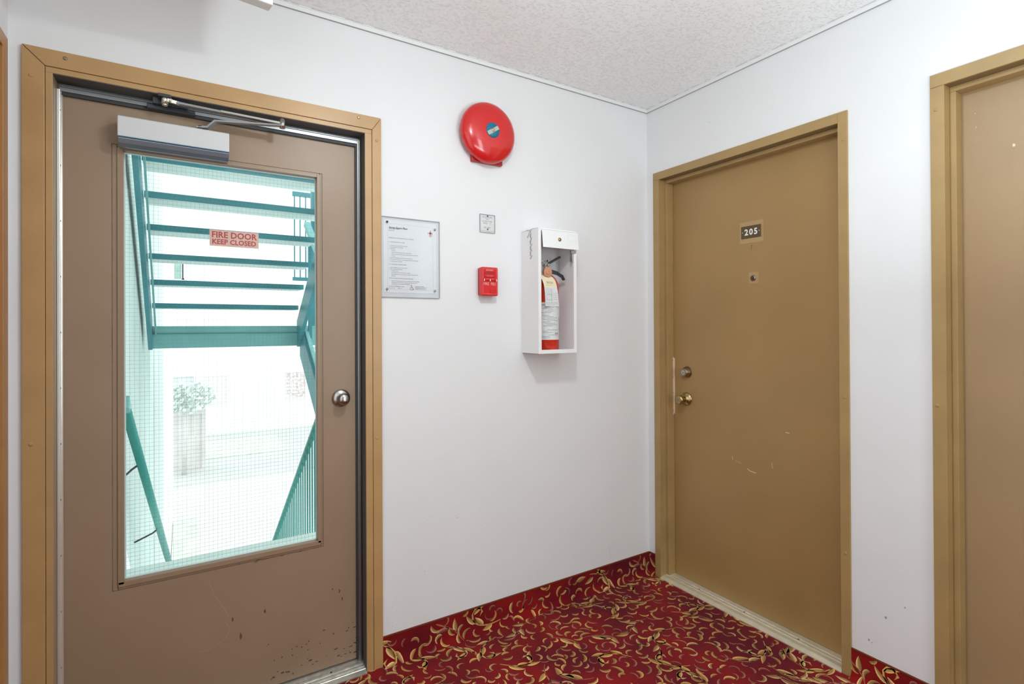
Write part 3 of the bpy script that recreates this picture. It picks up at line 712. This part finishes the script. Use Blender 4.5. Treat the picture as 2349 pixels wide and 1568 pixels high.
# ------------------------------------------------------------------ alarm bell
t = thing('alarm_bell', 'round red fire alarm bell with a blue label on the white wall', 'alarm bell', (-.975, 0, 2.12))
m = MB(); m.box(-1.044, -.897, -.020, 0, 1.996, 2.10); m.build('mounting_box', mat('dark_red_box_paint', (.42, .01, .012), .4), t, .002)
m = MB(); m.cyl((-.975, -.015, 2.12), .05, .02); m.build('gong_base', dark_metal, t)
prof = [(.122, .022), (.1285, .026), (.129, .034), (.127, .042), (.121, .051), (.110, .059), (.094, .0655), (.074, .0705), (.05, .0735), (.025, .075), (0, .0755)]
m = MB(); m.lathe(prof, (-.975, 0, 2.12), n=72); m.build('gong', red_bell, t)
m = MB(); m.lathe([(.0315, .0745), (.0315, .0765), (0, .0770)], (-.975, 0, 2.12), n=36); lb = m.build('round_label', blue_label, t)
R2 = Matrix.Rotation(math.radians(-33), 3, 'Y')
m = MB(); m.box(-1.0045, -.9455, -.0779, -.0772, 2.111, 2.127, R2, (-.975, -.0775, 2.12)); m.build('pale_band', grey_label, lb)
m = MB(); m.lathe([(.0075, .0765), (.0075, .081), (.004, .083), (0, .083)], (-.975, 0, 2.12), n=8, smooth=False); m.build('centre_bolt', mat('worn_bolt', (.5, .46, .36), .35, .8), t)

# ------------------------------------------------------------------ extinguisher cabinet
t = thing('extinguisher_cabinet', 'white metal fire extinguisher cabinet with an open front on the wall', 'cabinet', (-.684, 0, 1.178))
cx0, cx1, cz0, cz1, cdp = -.788, -.581, 1.178, 1.722, .132
m = MB(); e = .0022
m.box(cx0, cx0+e, -cdp, 0, cz0, cz1); m.box(cx1-e, cx1, -cdp, 0, cz0, cz1); m.box(cx0, cx1, -cdp, 0, cz0, cz0+e); m.box(cx0, cx1, -cdp, 0, cz1-e, cz1)
sh = m.build('shell', white_enamel, t, .0008)
MB().box(cx0+e, cx1-e, -.003, -.0005, cz0+e, cz1-e).build('back_panel', white_in, t)
m = MB(); ring(m, cx0, cx1, cz0, cz1, cx0+.015, cx1-.015, cz0+.017, cz1-.012, -cdp-.002, -cdp); ring(m, cx0+.013, cx1-.013, cz0+.015, cz1-.01, cx0+.015, cx1-.015, cz0+.017, cz1-.012, -cdp, -cdp+.012)
m.build('front_frame', white_enamel, t, .001)
fa = .10
m = MB(); rf = Matrix.Rotation(math.radians(-7), 3, 'X')
m.box(-.772, -.578, -.139, -.1365, 1.636, 1.7155, rf, (-.68, -.136, 1.714)); m.box(-.772, -.578, -.139, -.128, 1.713, 1.7155, rf, (-.68, -.136, 1.714)); fp = m.build('break_flap', white_enamel, t, .0008)
m = MB(); m.lathe([(.0085, 0), (.0085, .003), (.006, .006), (0, .007)], (-.682, -.1425, 1.676), n=20); m.build('cam_lock', brass, fp)
m = MB()
pf = lambda x, z: tuple(rf @ (Vector((x, -.1393, z))-Vector((-.68, -.136, 1.714)))+Vector((-.68, -.136, 1.714)))
for q in ((-.636, -.588, 1.7005, 1.7013), (-.636, -.588, 1.676, 1.6768), (-.636, -.6352, 1.676, 1.7013), (-.5888, -.588, 1.676, 1.7013)):
    m.add([pf(q[0], q[2]), pf(q[1], q[2]), pf(q[1], q[3]), pf(q[0], q[3])], [(0, 1, 2, 3)])
m.build('clear_sticker', mat('faint_sticker', (.68, .68, .68), .4), fp)
m = MB(); m.box(-.610, -.586, -.137, -.120, 1.622, 1.636); m.box(-.602, -.597, -.131, -.112, 1.585, 1.630); m.build('latch_tab', alu, t, .0008)
MB().lathe([(.004, 0), (.004, .0015), (.002, .003)], (-.650, -.003, 1.60), n=12).build('screw', dark_metal, t)
# breaker chain with its tie on the cabinet's left side
ch = thing('breaker_chain', 'thin chain hanging on the left side of the white extinguisher cabinet', 'chain', (cx0, -.075, 1.60))
m = MB(); R = random.Random(3)
for i in range(24):
    z = 1.700-i*.0046; yy = -.077+.004*math.sin(i*1.1)+(.004 if i > 8 else 0)*math.sin(i*2.3); r = .0026
    pts = [(cx0-.0015-(.001 if i % 2 else 0), yy+r*math.cos(a)*(1 if i % 2 else .4), z+r*1.2*math.sin(a)) for a in [j*PI/3 for j in range(7)]]
    m.tube(pts, .0006, 5)
m.build('links', mat('chain_metal', (.25, .25, .25), .4, .8), ch)
m = MB(); m.tube([(cx0-.002, -.045, 1.7235), (cx0-.002, -.06, 1.719), (cx0-.002, -.075, 1.716), (cx0+.003, -.088, 1.7245), (cx0+.02, -.095, 1.7245)], .0014, 6); m.tube([(cx0-.002, -.072, 1.717), (cx0-.0015, -.077, 1.70)], .0012, 6); m.build('clip', alu, ch)
m = MB(); m.add([(cx0-.0008, -.064, 1.712), (cx0-.0008, -.074, 1.714), (cx0-.0008, -.052, 1.686), (cx0-.0008, -.044, 1.689)], [(0, 1, 2, 3)]); m.build('ribbon_tag', mat('grey_ribbon', (.5, .5, .5), .6), ch)

# ------------------------------------------------------------------ extinguisher
ex = -.699; ey = -.066; t = thing('fire_extinguisher', 'red fire extinguisher with white labels standing inside the white cabinet', 'fire extinguisher', (ex, ey, 1.1815))
rr = .0555
m = MB(); m.lathe([(0, 0), (rr-.004, 0), (rr, .004), (rr, .290), (rr-.003, .308), (rr-.014, .328), (.030, .340), (.017, .346), (.014, .352)], (ex, ey, 1.1815), (0, 0, 1), 48); cy = m.build('cylinder', mat('extinguisher_red', (.60, .03, .012), .3, coat=.3), t)
def curved(mb, z0, z1, a0, a1, r, n=16):
    vs = []; fs = []
    for i in range(n+1):
        a = math.radians(a0+(a1-a0)*i/n)
        vs += [(ex+r*math.cos(a), ey+r*math.sin(a), z0), (ex+r*math.cos(a), ey+r*math.sin(a), z1)]
    for i in range(n): fs.append((2*i, 2*i+2, 2*i+3, 2*i+1))
    mb.add(vs, fs, True)
m = MB(); curved(m, 1.238, 1.403, -175, -4, rr+.0006); lbm = m.build('label', label_white, cy)
m = MB(); curved(m, 1.244, 1.335, -52, -18, rr+.001, 6); m.build('fine_print_panel', label_grey, lbm)
m = MB(); R = random.Random(4)
for i in range(26):
    z = 1.246+i*.0058; 
    if R.random() < .8: a0 = -150+R.uniform(0, 30); a1 = a0+R.uniform(20, 60); curved(m, z, z+.0012, a0, min(a1, -60), rr+.0012, 5)
for a in (-84, -76, -69): curved(m, 1.262, 1.269, a, a+3.5, rr+.0013, 2)
curved(m, 1.2585, 1.2595, -120, -62, rr+.0013, 6)
m.build('label_print', ink, lbm)
m = MB(); m.lathe([(.015, 0), (.018, .004), (.018, .012), (.013, .016), (.013, .040), (.010, .044)], (ex, ey, 1.532), (0, 0, 1), 20); m.box(ex-.013, ex+.013, ey-.012, ey+.012, 1.545, 1.578); m.build('valve', alu, t, .002)
m = MB(); m.cyl((ex-.024, ey-.036, 1.535), .0215, .012, n=28); m.cyl((ex-.024, ey-.048, 1.535), .012, .003, n=20); m.build('nozzle_disc', copper, t, .001)
m = MB(); m.tube([(ex-.024, ey-.036, 1.535), (ex-.012, ey-.015, 1.545), (ex, ey, 1.55)], .009, 10); m.build('nozzle_neck', alu, t)
m = MB(); m.bar((ex-.012, ey, 1.567), (ex+.074, ey, 1.612), .016, .009, (0, 0, 1)); m.build('upper_lever', dark_metal, t, .001)
m = MB(); m.bar((ex+.004, ey, 1.548), (ex+.060, ey, 1.537), .016, .015); m.bar((ex+.056, ey, 1.538), (ex+.088, ey, 1.524), .016, .011); m.bar((ex+.086, ey, 1.526), (ex+.097, ey, 1.508), .016, .007); m.build('carry_handle', dark_metal, t, .001)
m = MB(); m.cyl((ex+.002, ey-.012, 1.570), .006, .004); m.tube([(ex-.004, ey-.014, 1.562)]+[(ex+.014*math.cos(a)-.02, ey-.014, 1.575+.014*math.sin(a)) for a in [i*PI/5 for i in range(11)]], .0012, 6); m.build('safety_pin', steel, t)
# inspection tag hung round the neck
tg = thing('inspection_tag', 'cream and white inspection tag hanging from the fire extinguisher neck', 'tag', (-.715, -.12, 1.385))
def sheet(mb, pts, th=.0006):
    """strip of quads through rows (xa, xb, y, z)"""
    vs = []; fs = []
    for xa, xb, y, z in pts: vs += [(xa, y, z), (xb, y, z), (xa, y+th, z), (xb, y+th, z)]
    for i in range(len(pts)-1): a = 4*i; fs += [(a, a+1, a+5, a+4), (a+2, a+6, a+7, a+3), (a, a+4, a+6, a+2), (a+1, a+3, a+7, a+5)]
    mb.add(vs, fs)
m = MB(); sheet(m, [(-.760, -.700, -.098, 1.522), (-.761, -.693, -.108, 1.512), (-.757, -.688, -.116, 1.500), (-.752, -.683, -.121, 1.480), (-.750, -.6815, -.1225, 1.466)]); m.build('cream_top', cream, tg)
m = MB(); sheet(m, [(-.750, -.6815, -.1225, 1.466), (-.7475, -.6765, -.1235, 1.440), (-.7455, -.6740, -.1235, 1.410), (-.7450, -.6730, -.123, 1.385)]); m.build('white_form', label_white, tg)
m = MB(); text_mb(m, 'TESTED', .012, -.740, 1.484, -.1235, sx=.9); text_mb(m, 'service record', .005, -.740, 1.476, -.1235); m.build('heading', mat('brown_ink', (.30, .22, .12), .7), tg)
m = MB(); ring(m, -.738, -.711, 1.412, 1.437, -.7365, -.7125, 1.4135, 1.4355, -.1247, -.1243)
for i in range(9): m.box(-.744+(.0 if i < 5 else .040), -.712+(.0 if i < 5 else .034), -.1246, -.1242, (1.462-i*.0055) if i < 5 else (1.442-(i-5)*.009), (1.4625-i*.0055) if i < 5 else (1.4425-(i-5)*.009))
m.box(-.712, -.7112, -.1246, -.1242, 1.40, 1.46); m.box(-.742, -.678, -.1246, -.1242, 1.400, 1.4006); m.box(-.742, -.678, -.1246, -.1242, 1.394, 1.3945)
m.build('form_print', mat('light_grey_print', (.45, .46, .46), .7), tg)

# ------------------------------------------------------------------ ceiling sign box
bx = thing('ceiling_sign_box', 'white sign box hanging from the ceiling, cut off by the top edge', 'sign box', (-1.855, -.3, 2.227))
bx.rotation_euler = (0, 0, math.radians(9))
bpy.context.view_layer.update()
m = MB(); bz = 2.227
m.box(-1.855-.345, -1.855, -.3-.042, -.3, bz, bz+.185); m.build('housing', trimw, bx, .004, seg=3)
m = MB(); m.box(-1.855-.23, -1.855-.115, -.3-.036, -.3-.006, bz+.185, H+.0); m.build('ceiling_mount', trimw, bx, .002)
# small wall marks
m = MB(); R = random.Random(9)
hair(m, [(-.283, .205), (-.276, .165), (-.268, .135)], .0012, -.0005); hair(m, [(-.262, .215), (-.258, .190)], .001, -.0005)
for i in range(10): blot(m, -1.36+R.random()*.5, .18+R.random()*.35, R.uniform(.001, .0035), -.0005, 1, 1.4)
for i in range(12): blot(m, -1.41+R.random()*.04, .13+R.random()*.12, R.uniform(.0008, .002), -.0005)
wm = m.build('wall_scuffs', mat('faint_grey_scuff', (.50, .50, .49), .8), bpy.data.objects['wall_back'])
m = MB(); B_ = lambda u, z: (-.0005, -u, z)
for u, z, r in ((1.075, .165, .006), (1.085, .16, .004), (1.13, .27, .006), (1.19, .33, .004)):
    a = [random.uniform(.5, 1)*r for _ in range(6)]; m.add([B_(u+a[i]*math.cos(i*PI/3), z+a[i]*math.sin(i*PI/3)) for i in range(6)], [tuple(range(6))])
m.add([B_(.40+.003*math.cos(i), 2.245+.0015*math.sin(i)) for i in range(6)], [tuple(range(6))])
m.build('wall_scuffs', mat('grey_scuff', (.36, .36, .36), .8), bpy.data.objects['wall_right'])

# ------------------------------------------------------------------ outside
struct(MB().box(-40, 40, .5, 80, -2.9, -2.8).build('ground', asphalt))
struct(MB().box(-40, 40, 14.5, 24.9, -2.799, -2.79).build('ground', mat('grey_far_paving', (.62, .62, .60), .95, noise=.08, nscale=.8)))
# wall of this building running out beside the stair
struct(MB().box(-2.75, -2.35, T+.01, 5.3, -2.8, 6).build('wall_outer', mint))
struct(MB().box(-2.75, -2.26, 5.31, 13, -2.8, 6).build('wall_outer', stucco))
m = MB(); m.box(-2.35, .5, T+.005, 1.62, -.16, -.02); m.build('exit_landing', conc, org=(-1, .8, -.16)); tag(bpy.data.objects['exit_landing'], 'pale concrete landing floor just outside the wired glass', 'landing')
# sloping pale skirt on the outer wall beside the descending flight
tag(MB().prism([(1.62, .10), (1.62, -.02), (4.4, -2.05), (4.4, -1.93)], -2.35, -2.335, 'x').build('stair_skirt', stucco, org=(-2.34, 1.62, -.02)), 'white sloping stair skirt low on the outer wall', 'trim')
# upper flight coming down away from the building
SL = .175/.26
fl = thing('upper_staircase', 'teal steel stair flight with open risers seen from below through glass', 'staircase', (-1.72, 3.47, 1.13))
for sx in (-2.30, -1.135):
    m = MB(); y0, z0_ = 3.47, 1.12; y1 = 1.30; z1_ = z0_+SL*(y0-y1)
    m.prism([(y0, z0_), (y0, z0_+.25), (y1, z1_+.25), (y1, z1_)], sx-.015, sx+.015, 'x'); m.box
    st_ = m.build('stringer', teal, fl)
m = MB(); m.bar((-2.262, 3.46, 1.26), (-2.262, 1.35, 1.26+SL*2.11), .012, .03); m.build('stringer_flange', teal_pale, fl)
for i in range(8):
    y = 3.385-.264*i; z = 1.490+.176*i
    m = MB(); m.box(-2.285, -1.15, y, y+.012, z-.020, z+.022); m.build('riser_bar', teal, fl)
    m = MB(); m.box(-2.283, -1.152, y+.012, y+.285, z-.018, z+.015); m.build('tread', underside, fl)
ld = fl
MB().box(-2.30, -1.128, 3.47, 3.50, 1.130, 1.320).build('edge_beam', teal_pale, ld)
MB().box(-2.30, -1.128, 3.50, 4.69, 1.24, 1.300).build('deck', conc, ld)
MB().box(-2.295, -1.13, 3.462, 3.470, 1.252, 1.258).build('edge_joint', teal, ld)
# guard on the far side of the landing
gd = thing('landing_guard', 'teal steel guard with vertical bars on the mid landing', 'railing', (-.8, 4.65, 1.3))
MB().box(-.98, .2, 4.73, 4.77, 2.86, 2.91).build('rail', teal, gd); MB().box(-.98, .2, 4.73, 4.77, 1.86, 1.90).build('rail', teal, gd)
for i in range(9): MB().box(-.965+i*.062, -.953+i*.062, 4.743, 4.757, 1.90, 2.86).build('bar', teal, gd)
m = MB(); m.box(-.70, -.64, 4.71, 4.77, 1.2, 3.4); m.build('post', teal_pale, gd)
# flight rising to the landing on the right
rf_ = thing('right_staircase', 'teal steel stair flight rising away behind the right edge of the glass', 'staircase', (-.6, 1.7, 0))
MB().box(-1.126, .2, 3.47, 3.50, 1.130, 1.320).build('edge_beam', teal_pale, rf_)
MB().box(-1.126, .2, 3.50, 4.69, 1.24, 1.300).build('deck', conc, rf_)
m = MB(); y0, y1 = 3.465, 1.75; za = 1.03; zb = za-SL*(y0-y1)
m.prism([(y0, za), (y0, za+.29), (y1, zb+.29), (y1, zb)], -1.125, -1.095, 'x'); m.build('stringer', teal, rf_)
MB().bar((-1.09, 3.4, 1.32), (-1.09, 1.9, 1.32-SL*1.5), .03, .02).build('stringer_flange', teal_pale, rf_); MB().bar((-1.06, 3.45, 2.3), (-1.06, 1.7, 2.3-SL*1.75), .05, .05).build('handrail', teal_pale, rf_)
for i in range(6): MB().box(-1.09, -.1, 3.2-.26*i, 3.2-.26*i+.25, 1.12-.175*i-.03, 1.12-.175*i).build('tread', underside, rf_)
for i in range(3): MB().box(-1.075, -1.045, 3.3-.7*i, 3.33-.7*i, 1.2-.47*i, 2.15-.47*i).build('post', teal, rf_)
# bracing behind the right stringer
br_ = thing('stair_brace', 'teal steel post and diagonal brace right of the stair flight', 'brace', (-1.0, 3.0, 1.3))
MB().bar((-1.02, 3.9, 1.32), (-.86, 3.4, 2.75), .05, .05).build('diagonal', teal, br_)
MB().box(-.985, -.935, 3.62, 3.67, 1.32, 3.3).build('post', teal, br_)
# descending flight guards
rl = thing('right_guard', 'green-teal guard with thin vertical bars descending at lower right of glass', 'railing', (-1.3, 1.7, 0))
P0 = Vector((-1.3, 1.62, .80)); sl = -.7235
m = MB(); m.bar((P0.x, P0.y-.1, P0.z+.07), (P0.x, 4.3, P0.z+sl*2.68), .035, .02); m.build('handrail', teal_green, rl)
for i in range(30):
    y = P0.y+.02+i*.088; zt_ = P0.z+sl*(y-P0.y); MB().box(P0.x-.0045, P0.x+.0045, y-.007, y+.007, zt_-1.0, zt_).build('bar', teal_green, rl)
lr = thing('left_handrail', 'teal handrail on wall brackets descending at lower left of glass', 'railing', (-2.29, 1.2, .87))
MB().bar((-2.303, 1.08, .955), (-2.303, 1.22, .885), .04, .06).build('end_plate', teal_pale, lr); m = MB(); m.tube([(-2.298, 1.15, .90), (-2.155, 3.2, -.66)], .022, 10); m.build('rail', mat('sea_green_rail', (.03, .30, .27), .35), lr)
for f in (.22, .62, .97):
    p = Vector((-2.298, 1.15, .90)).lerp(Vector((-2.155, 3.2, -.66)), f); MB().tube([p, p+Vector((-.04, 0, -.03)), p+Vector((-.05-(p.x+2.298), 0, -.07))], .006, 6).build('bracket', dark_metal, lr)
# building across the drive
ab = thing('apartment_building', 'white apartment building across the driveway, bleached by daylight', 'building', (0, 22, -2.8))
MB().box(-14, 16, 22, 30, -2.8, 9).build('facade', stucco, ab)
def far_box(x0, z0, x1, z1, m_, nm='window', par=None, Y=22.0, th=.06):
    """rectangle as measured on the plane y=18, carried to depth Y"""
    k = (Y+2.03158)/20.03158
    X = lambda x: CAMP.x+(x-CAMP.x)*k
    Z = lambda z: CAMP.z+(z-CAMP.z)*k
    f = MB(); X0, X1, Z0, Z1 = X(x0), X(x1), min(Z(z0), Z(z1)), max(Z(z0), Z(z1))
    ring(f, X0-.06, X1+.06, Z0-.06, Z1+.06, X0, X1, Z0, Z1, Y-th, Y-.01)
    fo = f.build(nm, mat('far_trim_'+str(len(MATS)), (.80, .78, .78), .8), par)
    MB().box(X0, X1, Y-.03, Y-.012, Z0, Z1).build('pane', m_, fo)
far_box(-2.33, -.2, -1.78, -1.4, winm, par=ab); far_box(-1.475, -.25, -.866, -1.07, mat('pale_far_pane', (.78, .78, .78), .5), par=ab)
far_box(.94, -.234, 1.545, -1.076, winred, par=ab)
far_box(-2.286, 3.41, -2.08, 2.87, windark, par=ab); far_box(-2.05, 3.36, -1.47, 2.9, mat('pale_far_pane_b', (.76, .78, .77), .5), par=ab)
far_box(-2.347, 1.6, -1.77, 1.0, mat('pale_far_pane_c', (.8, .8, .8), .5), par=ab); far_box(-1.507, 1.62, -.92, 1.0, mat('pale_far_pane_d', (.8, .8, .8), .5), par=ab)
# fence, shrub and lawn patch
fn = thing('garden_fence', 'pale board fence across the driveway behind the shrub', 'fence', (-2.1, 16.5, -2.8))
for i in range(7): MB().box(-2.9+i*.19, -2.72+i*.19, 16.5, 16.53, -2.8, -1.15).build('board', fencem, fn)
MB().box(-1.60, -1.50, 16.45, 16.55, -2.8, -1.0).build('post', fencem, fn)
MB().box(-2.9, -1.52, 16.46, 16.5, -1.2, -1.08).build('cap_rail', fencem, fn)
tag(MB().box(-1.5, .9, 17.5, 20.5, -2.8, -2.76).build('lawn_patch', grass, org=(-.3, 19, -2.8)), 'pale green lawn patch beside the board fence across the driveway', 'lawn')
tag(MB().box(-2.25, -1.85, 7.5, 11.5, -2.8, -2.76).build('lawn_patch', grass, org=(-2.3, 9, -2.8)), 'narrow green grass strip at the foot of the outer wall', 'lawn')
sb = thing('garden_shrub', 'bushy pale green shrub above the board fence across the driveway', 'shrub', (-2, 16, -2.8))
m = MB(); R = random.Random(12)
for i in range(900):
    a = R.uniform(0, 2*PI); q = R.uniform(0, 1)**.5; c = Vector((-2.1+.8*q*math.cos(a), 15.8+.5*R.uniform(-1, 1), -.62+.42*q*math.sin(a)))
    n = Vector((R.uniform(-1, 1), R.uniform(-1, 1), R.uniform(-1, 1))).normalized(); e1 = n.orthogonal().normalized()*R.uniform(.05, .09); e2 = n.cross(e1)*.6
    m.add([c-e1, c+e2, c+e1, c-e2], [(0, 1, 2, 3)])
fo = m.build('foliage', shrubm, sb); fo['kind'] = 'stuff'
MB().tube([(-2.05, 15.8, -2.8), (-2.0, 15.85, -1.6), (-2.05, 15.8, -.9)], [.06, .045, .02], 7).build('stem', fencem, sb)
